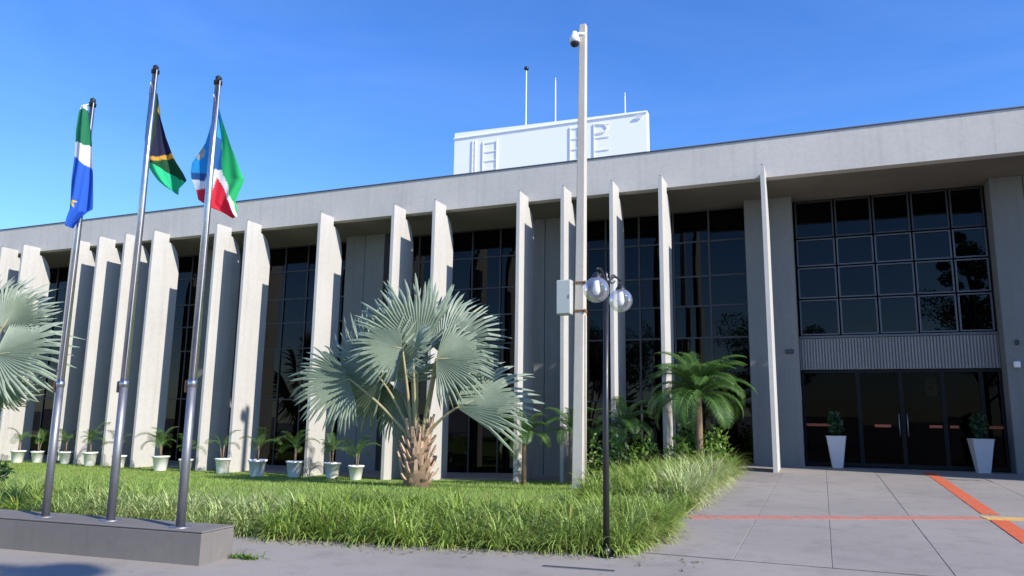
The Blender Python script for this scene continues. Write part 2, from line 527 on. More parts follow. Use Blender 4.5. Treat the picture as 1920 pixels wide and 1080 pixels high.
tag(ap.build('apron', M['pave']), 'concrete apron between the fins and the glass', kind='structure')

# ------------------------------------------------------------------ building
BL = empty('office_building', (-10, YW, 0))
tag(BL, 'long grey modernist concrete building with tall vertical fins and dark glass', 'building')
BO = Vector((-10, YW, 0))
def bpart(mbd, name, mat, parent=None):
    """build a part given in world coordinates under the building"""
    me = mbd.mesh(name, mat)
    if parent is None:
        me.transform(Matrix.Translation(-BO)); return link(name, me, BL)
    me.transform(Matrix.Translation(-BO)); return link(name, me, parent)

XL, XR = -44.0, 16.0
# fascia panels with recessed joints
px0 = XL
pitch = 3.44
k = 0
while px0 < XR-.1:
    x1 = min(px0+pitch, XR)
    bpart(MB().box(px0+.0008, x1-.0008, YW, YW+.30, ZFB, ZFT, .0012), 'fascia_panel', M['fascia'])
    px0 = x1
bpart(MB().box(XL+.01, XR-.01, YW+.03, YW+.28, ZFB+.03, ZFT-.02), 'fascia_backing', M['fascia'])
bpart(MB().box(XL, XR, YW-.03, YW+.4, ZFT+.002, ZFT+.036, .006), 'roof_flashing', M['flash'])
bpart(MB().box(XL, XR, YW+.41, 44, ZFT-.5, ZFT-.02), 'roof', M['roof'])
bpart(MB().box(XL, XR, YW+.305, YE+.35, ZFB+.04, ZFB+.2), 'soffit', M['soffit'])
# fins: blades standing in front of the fascia
fin_x = [-33.2, -31.9, -30.42, -29.108, -26.28, -24.911, -23.556, -22.153, -19.225, -17.901, -14.881, -12.119, -10.677, -7.917, -6.57, -5.154, -3.798, -1.167, 5.25, 7.9, 9.3, 10.7]
prof = [(0, -.95), (0, ZT), (YW-YF+.02, ZT), (YW-YF+.02, ZFB+.02)]
prof = [(0.0, -.95), (0.0, ZT)] + [(.69, ZT), (.69, 7.42)]
for a in range(1, 9):
    s = a/8
    prof.append((.69 + .56*math.sin(s*math.pi/2)**1.0*1.0, 7.42 - 1.0*(1-math.cos(s*math.pi/2))))
prof += [(1.25, 3.0), (1.25, -.95)]
poly = [(YF+a, z) for a, z in prof]
for i, X in enumerate(fin_x):
    th = .10
    m = MB(); n = len(poly)
    bev = .012
    m.prism(poly, X, X+th)
    o = bpart(m, 'fin', M['fin'])
    bpart(MB().tube([(X+.05, YF+.06, ZT), (X+.05, YF+.06, ZT+.045)], .022, 8), 'lifting_pin', M['flash'], o)

# pilasters (paired leaves)
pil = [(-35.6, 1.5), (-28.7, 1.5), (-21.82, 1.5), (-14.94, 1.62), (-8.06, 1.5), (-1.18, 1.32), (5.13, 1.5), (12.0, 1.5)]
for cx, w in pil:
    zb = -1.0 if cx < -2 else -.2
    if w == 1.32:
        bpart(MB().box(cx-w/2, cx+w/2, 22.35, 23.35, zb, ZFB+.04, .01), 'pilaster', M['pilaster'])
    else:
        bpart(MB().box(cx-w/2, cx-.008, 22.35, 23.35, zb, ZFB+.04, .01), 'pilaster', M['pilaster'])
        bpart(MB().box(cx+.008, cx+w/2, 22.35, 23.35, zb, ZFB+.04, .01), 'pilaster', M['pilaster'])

# glazed bays
pane_cache = {}
def pane(x0, x1, z0, z1, y, mat, parent=None, tilt=0.0):
    key = (round(x1-x0, 3), round(z1-z0, 3), mat.name)
    if key not in pane_cache:
        pane_cache[key] = MB().box(-(x1-x0)/2, (x1-x0)/2, -.004, .004, -(z1-z0)/2, (z1-z0)/2).mesh('pane', mat)
    o = link('pane', pane_cache[key], parent or BL, loc=((x0+x1)/2-BO.x, y-BO.y, (z0+z1)/2-BO.z),
             rot=(rng.gauss(0, .004), 0, rng.gauss(0, .004)))
    return o
def bay(x0, x1, rows, ncol, y=YE, frame=None, mw=.05, lower_dbl=False):
    fr = frame or M['alu']
    xs = [x0+(x1-x0)*k/ncol for k in range(ncol+1)]
    for x in xs:
        bpart(MB().box(x-mw/2, x+mw/2, y-.05, y+.06, rows[0], rows[-1], .004), 'mullion', fr)
    for z in rows:
        for a, b in zip(xs[:-1], xs[1:]):
            bpart(MB().box(a+mw/2, b-mw/2, y-.035, y+.05, z-.028, z+.028, .004), 'transom', fr)
    for za, zb in zip(rows[:-1], rows[1:]):
        for a, b in zip(xs[:-1], xs[1:]):
            pane(a+mw/2-.003, b-mw/2+.003, za+.025, zb-.025, y, M['glass'])
for (c0, w0), (c1, w1) in zip(pil[:-1], pil[1:]):
    x0, x1 = c0+w0/2, c1-w1/2
    if c0 == -1.18: continue
    zb = -.72 if c0 < -2 else 0.0
    bay(x0+.03, x1-.03, [zb, 1.75, 3.65, 4.62, 5.54, 6.62, ZFB+.02], 5, frame=M['darkframe'] if c0 < -9 else M['midframe'], mw=.055)
# entrance bay
ex0, ex1 = -1.18+.66, 5.13-.75
cols = [ex0+.04, .593, 1.585, 2.555, 3.504, ex1-.04]
rows = [3.62, 4.68, 5.62, 6.46, ZFB+.02]
for i in range(5):
    for z0, z1 in zip(rows[:-1], rows[1:]):
        a, b = cols[i]+.02, cols[i+1]-.02
        f = MB()
        for (u0, u1, w0, w1) in ((a, a+.045, z0+.02, z1-.02), (b-.045, b, z0+.02, z1-.02), (a+.045, b-.045, z0+.02, z0+.06), (a+.045, b-.045, z1-.06, z1-.02)):
            f.box(u0, u1, YE-.06, YE+.04, w0, w1, .004)
        o = bpart(f, 'window_frame', M['alu'] if z0 < 6.4 else M['darkframe'])  # top row takes a darker frame colour to stand for soffit shade
        pane(a+.04, b-.04, z0+.055, z1-.055, YE-.01, M['glass'])
bpart(MB().box(ex0+.01, ex1-.01, YE-.10, YE+.04, 3.545, 3.615, .008), 'window_sill', M['alu'])
# ribbed spandrel band
bpart(MB().box(ex0+.01, ex1-.01, YE-.03, YE+.12, 2.66, 3.545), 'spandrel', M['rib'])
rib = MB().box(-.022, .022, -.03, .03, -.435, .435, .006).mesh('rib', M['rib'])
nr = 62
for k in range(nr):
    x = ex0+.05+(ex1-ex0-.1)*(k+.5)/nr
    link('rib', rib, BL, loc=(x-BO.x, YE-.055-BO.y, 3.10))
# entrance doors
dx = [ex0+.03, .95, 2.0, 3.0, 3.9, ex1-.03]
for k, (a, b) in enumerate(zip(dx[:-1], dx[1:])):
    f = MB()
    for (u0, u1, w0, w1) in ((a, a+.05, .02, 2.64), (b-.05, b, .02, 2.64), (a+.05, b-.05, .02, .12), (a+.05, b-.05, 2.56, 2.64)):
        f.box(u0, u1, YE-.04, YE+.04, w0, w1, .005)
    d = bpart(f, 'door', M['doorframe'])
    p_ = pane(a+.045, b-.045, .11, 2.57, YE, M['doorglass'])
    w = {0: (.06, .70), 1: (.35, .75), 2: (.62, .92), 3: (.1, .3), 4: (.05, .42)}[k]
    s0, s1 = (a+w[0], min(b-.05, a+w[1]))
    bpart(MB().box(s0, s1, YE-.012, YE-.006, 1.09, 1.16), 'safety_strip', M['orange'], d)
    if k in (1, 2):
        hx = b-.1 if k == 1 else a+.1
        bpart(MB().tube([(hx, YE-.1, .85), (hx, YE-.1, 1.45)], .016, 8), 'door_handle', M['dsteel'], d)
# fittings on the entrance pilasters
bpart(MB().box(-.86, -.66, 22.30, 22.352, 3.08, 3.20, .01), 'number_plaque', M['darkframe'])
m = MB().box(4.52, 4.66, 22.22, 22.352, 2.62, 2.78, .02); bpart(m, 'wall_light', M['whitepl'])
bpart(MB().box(4.60, 4.68, 22.28, 22.352, 3.20, 3.32, .01), 'sensor', M['darkframe'])
# interior shell, so the glass looks into a dim building
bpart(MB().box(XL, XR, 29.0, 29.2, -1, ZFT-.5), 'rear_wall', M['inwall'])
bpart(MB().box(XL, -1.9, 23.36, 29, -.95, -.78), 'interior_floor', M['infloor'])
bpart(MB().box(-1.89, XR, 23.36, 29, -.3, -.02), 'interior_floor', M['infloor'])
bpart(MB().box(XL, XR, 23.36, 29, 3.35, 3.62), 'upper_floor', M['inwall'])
bpart(MB().box(XL, XL+.2, YW+.3, 44, -1, ZFT-.5), 'end_wall', M['fascia'])
bpart(MB().box(XR-.2, XR, YW+.3, 44, -1, ZFT-.5), 'end_wall', M['fascia'])
bpart(MB().box(XL, XR, 43.8, 44, -1, ZFT-.5), 'back_wall', M['fascia'])
# white penthouse with the bare rails of an old sign
pz = ZFT-.02
ph = bpart(MB().add([(-12.30, 24, pz), (-5.01, 24, pz), (-5.01, 24.35, pz), (-12.30, 24.35, pz), (-12.30, 24, 11.74), (-5.01, 24, 11.57), (-5.01, 24.35, 11.57), (-12.30, 24.35, 11.74)],
      [(0, 1, 5, 4), (1, 2, 6, 5), (2, 3, 7, 6), (3, 0, 4, 7), (4, 5, 6, 7)]), 'penthouse', M['white'])
bpart(MB().box(-12.34, -4.97, 23.96, 24.0, 11.50, 11.53), 'drip_edge', M['white'], ph)
def ladder(x, w, z0, z1, nr, both=True):
    m = MB()
    m.box(x, x+.035, 23.965, 23.99, z0, z1)
    if both: m.box(x+w, x+w+.035, 23.965, 23.99, z0, z1)
    for k in range(nr):
        z = z0+.12+(z1-z0-.2)*k/(nr-1)
        m.box(x+.036, x+w+(-.001 if both else .25), 23.97, 23.988, z, z+.022)
    bpart(m, 'sign_rail', M['signrail'], ph)
ladder(-11.55, .12, 9.4, 11.35, 8); ladder(-11.12, .55, 9.3, 11.25, 6)
ladder(-7.75, .32, 9.6, 11.35, 5); ladder(-6.88, .32, 9.3, 11.35, 5, False)
m = MB(); m.tube([(-6.85, 23.975, 11.3), (-6.5, 23.975, 11.28), (-6.36, 23.975, 11.13), (-6.5, 23.975, 10.98), (-6.85, 23.975, 10.96)], .016, 6); bpart(m, 'sign_rail', M['signrail'], ph)
bpart(MB().box(-5.38, -5.14, 23.93, 23.97, 11.35, 11.40), 'vent_cap', M['rail'], ph)

# rooftop rods
def rod(x, z1, ball, label):
    o = empty('roof_antenna', (x, 24.6, 8.65)); tag(o, label, 'antenna', 'rods on the white rooftop box')
    h = z1-8.65
    MB().tube([(0, 0, 0), (0, 0, h*.55), (0, 0, h)], [.034, .028, .020], 8).build('mast', M['rail'], o)
    MB().tube([(0, 0, 0), (0, 0, .07)], .09, 8).build('base_plate', M['rail'], o)
    if ball:
        MB().lathe([(.0, -.09), (.07, -.06), (.10, 0), (.07, .06), (0, .09)], 10, (0, 0, h+.05)).build('ball', M['black'], o)
    else:
        MB().tube([(0, 0, h), (0, 0, h+.12)], [.028, .005], 6).build('tip', M['rail'], o)
rod(-9.66, 14.12, True, 'tall thin roof antenna topped by a dark ball')
rod(-8.50, 13.5, False, 'plain thin rod in the middle of the white rooftop box')
rod(-5.90, 12.5, False, 'short thin rod near the right end of white rooftop box')

# picture in the lobby, seen through the glass
pic = empty('wall_picture', (2.80, 23.62, 1.93)); tag(pic, 'small brownish framed picture seen through the dark entrance glass', 'picture')
MB().box(-.17, .17, 0, .03, 0, .58, .008).build('frame', M['darkframe'], pic)
t = NT('picture_print'); n = t.noise(t.coord('Object'), 6, 3)
t.bsdf(t.ramp(n, [(.35, (.45, .18, .10)), (.5, (.90, .58, .42)), (.65, (.75, .55, .46))]), .5)
MB().box(-.14, .14, -.006, -.001, .03, .55).build('print', t.m, pic)
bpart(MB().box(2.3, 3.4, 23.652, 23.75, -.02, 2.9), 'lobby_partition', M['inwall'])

# ------------------------------------------------------------------ flag plinth, poles, flags
PA, PB = Vector((-11.6, 5.70)), Vector((-5.88, 6.13))
pd = (PB-PA).normalized(); pn = Vector((-pd.y, pd.x))
PL = empty('flag_plinth', (PB.x, PB.y, zg(PB.y)), math.atan2(pd.y, pd.x)); tag(PL, 'low grey concrete plinth under the three flagpoles', 'plinth')
Lp = (PB-PA).length
MB().box(-Lp, 0, 0, .50, -.1, .315, .010).build('plinth_block', M['plinth'], PL)
MB().box(-Lp-.004, .004, -.004, .504, .316, .335, .006).build('coping', M['plinth'], PL)
HR = Vector((.925, .381, 0)); HF = Vector((-.381, .925, 0))
flag_specs = [((-8.241, 6.174, .045), 5.074, .05), ((-7.348, 6.281, .048), 5.409, .055), ((-6.297, 6.248, .048), 5.079, .055)]
which = ['leftmost', 'middle', 'rightmost']
for k, (B, top, rd) in enumerate(flag_specs):
    h = top-B[2]; br = 1.50
    o = empty('flagpole', B)
    tag(o, ['steel flagpole nearest the left edge, carrying the blue white and green flag', 'tallest of the three steel flagpoles, in the middle', 'steel flagpole nearest the fan palm, carrying the red and green flag'][k], 'flagpole', 'flagpoles on the plinth')
    MB().tube([(0, 0, -.02), (0, 0, br)], [rd*.86, rd*.82], 16).build('lower_shaft', M['dsteel'], o)
    MB().tube([(0, 0, br+.002), (0, 0, h*.75), (0, 0, h-.08)], [rd*.80, rd*.68, rd*.60], 16).build('upper_shaft', M['steel'], o)
    MB().tube([(0, 0, br-.035), (0, 0, br+.035)], rd*.90, 16).build('collar', M['steel'], o)
    MB().box(-.085, -.045, -.03, .03, br-.1, br+.03, .008).build('cleat', M['rust'], o)
    MB().tube([(0, 0, -.012), (0, 0, .012)], .11, 16).build('base_flange', M['dsteel'], o)
    MB().lathe([(0, h-.09), (rd*.85, h-.09), (rd*.9, h-.05), (.03, h-.03), (.035, h), (0, h+.03)], 12).build('finial', M['black'], o)
    MB().tube([(.02, -.03, h-.06), (.09, -.04, h-.05)], .012, 6).build('pulley', M['black'], o)
    MB().tube([(.07, -.04, h-.05), (.075, -.05, h*.6), (.06, -.05, br)], .004, 5).build('halyard', M['rail'], o)

def in_poly(x, y, P):
    r = False; j = len(P)-1
    for i in range(len(P)):
        if (P[i][1] > y) != (P[j][1] > y) and x < (P[j][0]-P[i][0])*(y-P[i][1])/(P[j][1]-P[i][1])+P[i][0]: r = not r
        j = i
    return r
def flag(B, rows, colf, label, amp, waves, phase, front):
    """cloth hanging from the pole: rows of (z, left, right); pleats in depth"""
    rows = sorted(rows, reverse=True)
    zs = [r_[0] for r_ in rows][::-1]; ls = [r_[1] for r_ in rows][::-1]; rs = [r_[2] for r_ in rows][::-1]
    NU, NV = 48, 110
    V = []; Cc = []
    for j in range(NV+1):
        z = rows[0][0] + (rows[-1][0]-rows[0][0])*j/NV
        l = np.interp(z, zs, ls); r_ = np.interp(z, zs, rs)
        drop = (rows[0][0]-z)/(rows[0][0]-rows[-1][0])
        for i in range(NU+1):
            u = i/NU; s = l+(r_-l)*u
            wob = math.sin(u*waves*math.pi*2+phase+drop*2.2)*amp*(.35+.65*drop) + .018*math.sin(u*19+drop*9)*drop + front + .05*drop*math.sin(3*drop+phase)
            zz = z + .012*math.sin(u*waves*6.3+phase)*drop
            P = HR*s + HF*wob
            V.append((P.x, P.y, zz-B[2]))
            Cc.append(colf(s + .004*math.sin(z*31), z + .006*math.sin(s*40)))
    n = NU+1
    Q = [(j*n+i, j*n+i+1, (j+1)*n+i+1, (j+1)*n+i) for j in range(NV) for i in range(NU)]
    o = empty('flag', B); tag(o, label, 'flag', 'flags on the flagpoles')
    me = raw_mesh('cloth', V, quads=Q, mat=M['cloth'], col=np.array(Cc), smooth=True)
    link('cloth', me, o)
    ztop = rows[0][0]-B[2]
    MB().tube([tuple(HR*np.interp(rows[0][0], zs, ls)+HF*front+Vector((0, 0, ztop-.02))), (0, -.05, ztop+.05)], .006, 5).build('toggle_cord', M['rail'], o)
t = NT('flag_cloth')
a = t.n('ShaderNodeVertexColor'); a.layer_name = 'leaf_tint'
wv = t.noise(t.coord('Object'), 400, 2)
p = t.n('ShaderNodeBsdfPrincipled'); p.inputs['Roughness'].default_value = .7; p.inputs['Specular IOR Level'].default_value = .2
t.l(a.outputs[0], p.inputs['Base Color']); t.l(t.bump(wv, .15, .002), p.inputs['Normal'])
tl = t.n('ShaderNodeBsdfTranslucent'); t.l(a.outputs[0], tl.inputs[0])
mx = t.n('ShaderNodeMixShader'); mx.inputs[0].default_value = .35
t.l(p.outputs[0], mx.inputs[1]); t.l(tl.outputs[0], mx.inputs[2]); t.l(mx.outputs[0], t.out.inputs[0])
M['cloth'] = t.m

def star(s, z, cs, cz, R):
    dx, dz = s-cs, z-cz; r_ = math.hypot(dx, dz); a = math.atan2(dx, dz)
    return r_ < R*(.62+.38*math.cos(5*a))
def col1(s, z):
    if z > 4.89: return (.80, .82, .85)
    if z > 4.449+(s-.0)*-.29: return (.02, .20, .09)
    if z > 4.232+(s-.0)*-.73: return (.82, .82, .84)
    if star(s, z, -.03, 3.70, .07): return (.75, .55, .04)
    return (.03, .13, .60)
def col2(s, z):  # one green field; its darker greens are fold shade put into the colour
    if s < .0 and z > 4.21: return (.012, .045, .022)
    band = 4.30+.04*math.sin((s-.02)*7) - max(0, s-.24)*1.0
    if z > band: return (.012, .016, .05) if s < .015+(4.788-z)*.47+.035 else (.65, .38, .05)
    if z > band-.055: return (.60, .33, .045)
    low = 4.20-(s-.02)*.62 + .03*math.sin(s*6)
    if z > low: return (.012, .075, .028)
    return (.03, .55, .24)
P_red = [(-.21, 3.735), (-.021, 3.771), (.02, 3.936), (.217, 3.587), (.33, 3.50), (.33, 3.38), (-.3, 3.38), (-.3, 3.6)]
def col3(s, z):  # navy tones paint fold shade into the light blue
    gb = float(np.interp(z, [3.588, 3.843, 4.006, 4.62], [.247, .131, .045, -.004]))
    if z < 3.588: gb = .247+(3.588-z)*.4
    if s > gb+.012: return (.03, .50, .16)
    if s > gb-.03 and z < 4.02: return (.85, .85, .85)
    if in_poly(s, z, P_red): return (.72, .03, .06)
    if z < 4.02 and s > -.125+(z-3.789)*.46: return (.84, .84, .85)
    if (s+.185)**2/.055**2 + (z-4.20)**2/.09**2 < 1:
        return (.55, .52, .42) if int((s+z*1.3)*60) % 2 else (.30, .33, .36)
    if z < 3.95 and s > -.26: return (.03, .10, .30) if z > 3.86 else (.75, .80, .86)
    return (.03, .33, .72) if s < -.075 or z > 4.4 else (.02, .12, .38)
rows1 = [(4.945, -.056, .011), (4.84, -.084, .042), (4.63, -.101, .084), (4.477, -.097, .114), (4.284, -.089, .148), (4.011, -.098, .19), (3.606, -.078, .239), (3.572, -.074, .185), (3.505, -.073, .108), (3.405, -.069, .035)]
rows2 = [(5.129, -.119, -.021), (4.785, -.137, .05), (4.547, -.133, .143), (4.312, -.104, .255), (4.212, -.068, .315), (4.08, .021, .41), (3.981, .107, .469), (3.916, .189, .431), (3.839, .311, .374)]
rows3 = [(4.795, -.08, -.031), (4.587, -.106, .041), (4.328, -.152, .147), (4.071, -.27, .27), (3.944, -.271, .328), (3.881, -.254, .363), (3.787, -.209, .334), (3.725, -.18, .309), (3.619, -.147, .275), (3.54, -.026, .305), (3.438, .217, .307)]
flag(flag_specs[0][0], rows1, col1, 'limp blue flag with white band, green top and yellow star', .045, 1.3, .4, -.14)
flag(flag_specs[1][0], rows2, col2, 'drooping green flag with navy disc and yellow edge', .05, 1.2, 1.1, .13)
flag(flag_specs[2][0], rows3, col3, 'drooping flag in light blue, white, red and green with small crest', .05, 1.3, 2.0, .14)

# ------------------------------------------------------------------ globe lamp
LX, LY = -2.25, 8.27
lamp = empty('street_lamp', (LX, LY, zg(LY))); tag(lamp, 'black lamp post with two clear glass globes at the grass corner', 'street lamp')
H0 = 3.02
MB().tube([(0, 0, 0), (0, 0, 1.2), (.02, 0, H0)], [.036, .034, .030], 14).build('post', M['black'], lamp)
MB().tube([(0, 0, -.01), (0, 0, .012)], .13, 16).build('base_plate', M['black'], lamp)
MB().tube([(0, 0, .012), (0, 0, .10)], [.06, .04], 14).build('base_collar', M['black'], lamp)
MB().lathe([(0, H0-.02), (.045, H0-.02), (.05, H0+.03), (.02, H0+.06), (.025, H0+.09), (0, H0+.13)], 12, (.02, 0, 0)).build('finial', M['black'], lamp)
for sx, sy, rr, gz in ((-.055, -.22, .145, 2.90), (.105, .25, .138, 2.84)):
    g = (sx+.02, sy, gz)
    c0 = Vector((.02, 0, H0-.05)); e = Vector((g[0], g[1], g[2]+rr+.09))
    mid = (c0+e)/2 + Vector((0, 0, .16))
    pts = [c0*(1-s)**2 + mid*2*s*(1-s) + e*s*s for s in [k/8 for k in range(9)]]
    arm = MB().tube(pts, .013, 8).build('arm', M['black'], lamp)
    scr = [c0*.55+e*.45 + Vector((0, 0, .06+.05*math.sin(k))) + (e-c0).normalized()*.06*math.cos(k) for k in [j*.7 for j in range(9)]]
    MB().tube(scr, .008, 6).build('scroll', M['black'], arm)
    MB().lathe([(0, .075), (.022, .07), (.038, .045), (.058, .012), (.062, 0), (.05, -.010), (0, -.010)], 18, (g[0], g[1], g[2]+rr-.012)).build('globe_cap', M['black'], lamp)
    pr = [(rr*math.sin(a), rr*math.cos(a)) for a in [math.pi*(.14+.86*k/16) for k in range(17)]]
    gl = MB().lathe(pr, 28, g).build('globe', M['globe'], lamp)
    MB().lathe([(0, .09), (.03, .085), (.035, .03), (.045, -.03), (.03, -.07), (0, -.085)], 14, (g[0], g[1], g[2]+.02)).build('bulb', M['bulb'], gl)

# ------------------------------------------------------------------ concrete pole with box and camera
CX, CY = -4.96, 16.0
zc = zlawn(CX, CY)
cp = empty('utility_pole', (CX, CY, zc)); tag(cp, 'tall square concrete pole rising above the roofline', 'pole')
Hc = 10.5-zc
def pw(z): return .128-(.128-.078)*z/Hc
m = MB()
vs = []; lv = [-.2, 0, Hc*.5, Hc]
for z in lv:
    w = pw(max(0, z)); b = w*.84
    vs += [(b, -w, z), (w, -b, z), (w, b, z), (b, w, z), (-b, w, z), (-w, b, z), (-w, -b, z), (-b, -w, z)]
fs = [(i*8+k, i*8+(k+1) % 8, (i+1)*8+(k+1) % 8, (i+1)*8+k) for i in range(3) for k in range(8)]
fs.append(tuple(24+k for k in range(8)))
for i, v in enumerate(vs):
    zz = max(0, v[2])
    vs[i] = (v[0]+.13*zz/Hc, v[1], v[2])
m.add(vs, fs); m.build('shaft', M['polecon'], cp)
bz0, bz1 = 3.50-zc, 4.28-zc
jb = empty('junction_box', (CX-.20, CY-.06, zc+bz0)); tag(jb, 'grey metal junction box strapped to the concrete pole', 'junction box')
MB().box(-.24, .10, -.20, .06, 0, bz1-bz0, .012).build('housing', M['boxgrey'], jb)
MB().box(-.225, .085, -.215, -.202, .02, bz1-bz0-.02, .006).build('lid', M['boxgrey'], jb)
MB().box(.055, .075, -.228, -.214, .36, .44, .003).build('latch', M['dsteel'], jb)
for z in (bz0+.06, bz1-.08):
    w = pw(z)+.006; ox = .13*z/Hc
    s = MB()
    s.box(-w+ox, w+ox, -w-.006, -w, z, z+.05); s.box(w+ox, w+ox+.006, -w, w, z, z+.05)
    st = s.build('strap', M['rust'], cp)
    MB().box(w+ox+.004, w+ox+.04, -w-.02, -w+.03, z-.01, z+.06, .005).build('buckle', M['rust'], st)
MB().tube([(pw(2)+.05, -.05, 0.0), (pw(2)+.07, -.05, bz0+.0)], .018, 8).build('conduit', M['polecon'], cp)
sc = empty('security_camera', (CX+.055, CY-.12, 10.02)); tag(sc, 'white dome security camera near the top of the concrete pole', 'camera')
MB().tube([(.14, .06, .22), (.0, .02, .24), (-.10, -.02, .20)], [.03, .035, .03], 10).build('bracket', M['whitepl'], sc)
MB().lathe([(0, .30), (.05, .28), (.08, .2), (.115, .12), (.125, .0), (0, .0)], 20, (-.10, -.02, 0)).build('housing', M['whitepl'], sc)
MB().lathe([(.112, -.002), (.105, -.05), (.075, -.095), (0, -.118)], 20, (-.10, -.02, 0)).build('dome', M['lens'], sc)

# ------------------------------------------------------------------ fan palms
def fan_mesh(R, spread, nseg, droop, cup, seed):
    nseg = max(20, int(math.degrees(spread)/4.4))
    """costapalmate leaf in local space: +X main axis, Z normal; pleated web, split tips"""
    rg = random.Random(seed)
    V = []; F = []
    rs = [0.04, .24, .46, .60]
    for i in range(nseg):
        a0 = -spread/2 + spread*i/nseg; a1 = a0+spread/nseg; am = (a0+a1)/2
        lenf = (1-.16*abs(am/(spread/2))**2)*rg.uniform(.86, 1.06)
        def P(a, r_, lift=0.0, sag=0.0):
            x = r_*math.cos(a); y = r_*math.sin(a)
            return (x*R, y*R, (lift - droop*r_*r_ + cup*(abs(math.sin(a))*r_)**1.3 - sag)*R)
        base = len(V)
        pl = spread/nseg*.62
        for r_ in rs:
            V += [P(a0, r_*lenf, 0), P(am, r_*lenf, pl*r_), P(a1, r_*lenf, 0)]
        tipd = rg.uniform(0, .22)+(.25 if rg.random() < .12 else 0); bend = rg.uniform(-.05, .05)
        for r_, wd, sg in ((.78, .74, .012), (.91, .46, .04+tipd*.4), (1.0, .05, .07+tipd*.7)):
            h = (a1-a0)/2*wd
            V += [P(am-h+bend, r_*lenf, 0, sg), P(am+bend, r_*lenf, pl*.5*wd, sg), P(am+h+bend, r_*lenf, 0, sg)]
        for k in range(6):
            b = base+k*3
            F += [(b, b+1, b+4, b+3), (b+1, b+2, b+5, b+4)]
    return V, F
def orient(d, n):
    d = Vector(d).normalized(); n = Vector(n); n = (n-d*n.dot(d)).normalized(); y = n.cross(d)
    return Matrix((d, y, n)).transposed()
def fan_palm(root_loc, label, trunk_h, trunk_r, leaves, seed):
    root = empty('fan_palm', root_loc); tag(root, label, 'palm', 'silver fan palms on the lawn')
    rg = random.Random(seed)
    MB().tube([(0, 0, -.2), (0, 0, trunk_h*.5), (0, 0, trunk_h)], [trunk_r*.9, trunk_r*.8, trunk_r*.6], 14).build('trunk', M['bark'], root)
    nb = 72
    for k in range(nb):
        fz = (k+.5)/nb; a = k*2.399; z = fz*trunk_h*.95; r0 = trunk_r*(.78-.2*fz)
        ln = rg.uniform(.20, .62); w = rg.uniform(.03, .075)
        out = rg.uniform(.06, .34)
        d = Vector((math.cos(a), math.sin(a), 0)); s = Vector((-d.y, d.x, 0))
        p0 = d*r0*.8+Vector((0, 0, z)); p1 = p0+d*out*.7+Vector((0, 0, ln*.5)); p2 = p0+d*out+Vector((0, 0, ln))
        m = MB()
        m.add([p0-s*w, p0+s*w, p1+s*w*.7, p1-s*w*.7, p2+s*w*.45, p2-s*w*.45,
               p0-s*w-d*.05, p0+s*w-d*.05, p1+s*w*.5-d*.06, p1-s*w*.5-d*.06, p2+s*w*.3-d*.03, p2-s*w*.3-d*.03],
              [(0, 1, 2, 3), (3, 2, 4, 5), (7, 6, 9, 8), (8, 9, 11, 10), (1, 7, 8, 2), (2, 8, 10, 4), (6, 0, 3, 9), (9, 3, 5, 11), (5, 4, 10, 11)])
        m.build('leaf_base', M['boot'], root)
    for k, (hub, d, n, R, spread, droop, cup) in enumerate(leaves):
        V, F = fan_mesh(R, math.radians(spread), 46, droop, cup, seed*50+k)
        mt = orient(d, n)
        W = [mt @ Vector(v)+Vector(hub) for v in V]
        me = bpy.data.meshes.new('leaf'); me.from_pydata(W, [], F); me.materials.append(M['bism']); me.update()
        o = link('leaf', me, root)
        h = Vector(hub); a = math.atan2(h.y, h.x)
        st = Vector((math.cos(a)*trunk_r*.35, math.sin(a)*trunk_r*.35, trunk_h*.86))
        dd = Vector(d).normalized()
        ctrl = (st+h)/2 + Vector((0, 0, .18))
        pts = [st*(1-s)**2 + ctrl*2*s*(1-s) + h*s*s for s in [q/7 for q in range(8)]] + [h+dd*R*.22+mt @ Vector((0, 0, .01))]
        MB().tube(pts, [.045, .042, .038, .035, .032, .03, .028, .026, .006], 7).build('petiole', M['petiole'], o)
PX, PY = -8.95, 16.0
pz0 = zlawn(PX, PY)
def rel(x, z, y=0.0): return (x-PX, y, z-pz0)
CAMV = Vector((0.49, -0.86, -.02))           # from the palm towards the viewer
sideR = Vector((.87, .49, 0))
def dirv(right, up, toward=0.0): return sideR*right + Vector((0, 0, up)) + CAMV*toward
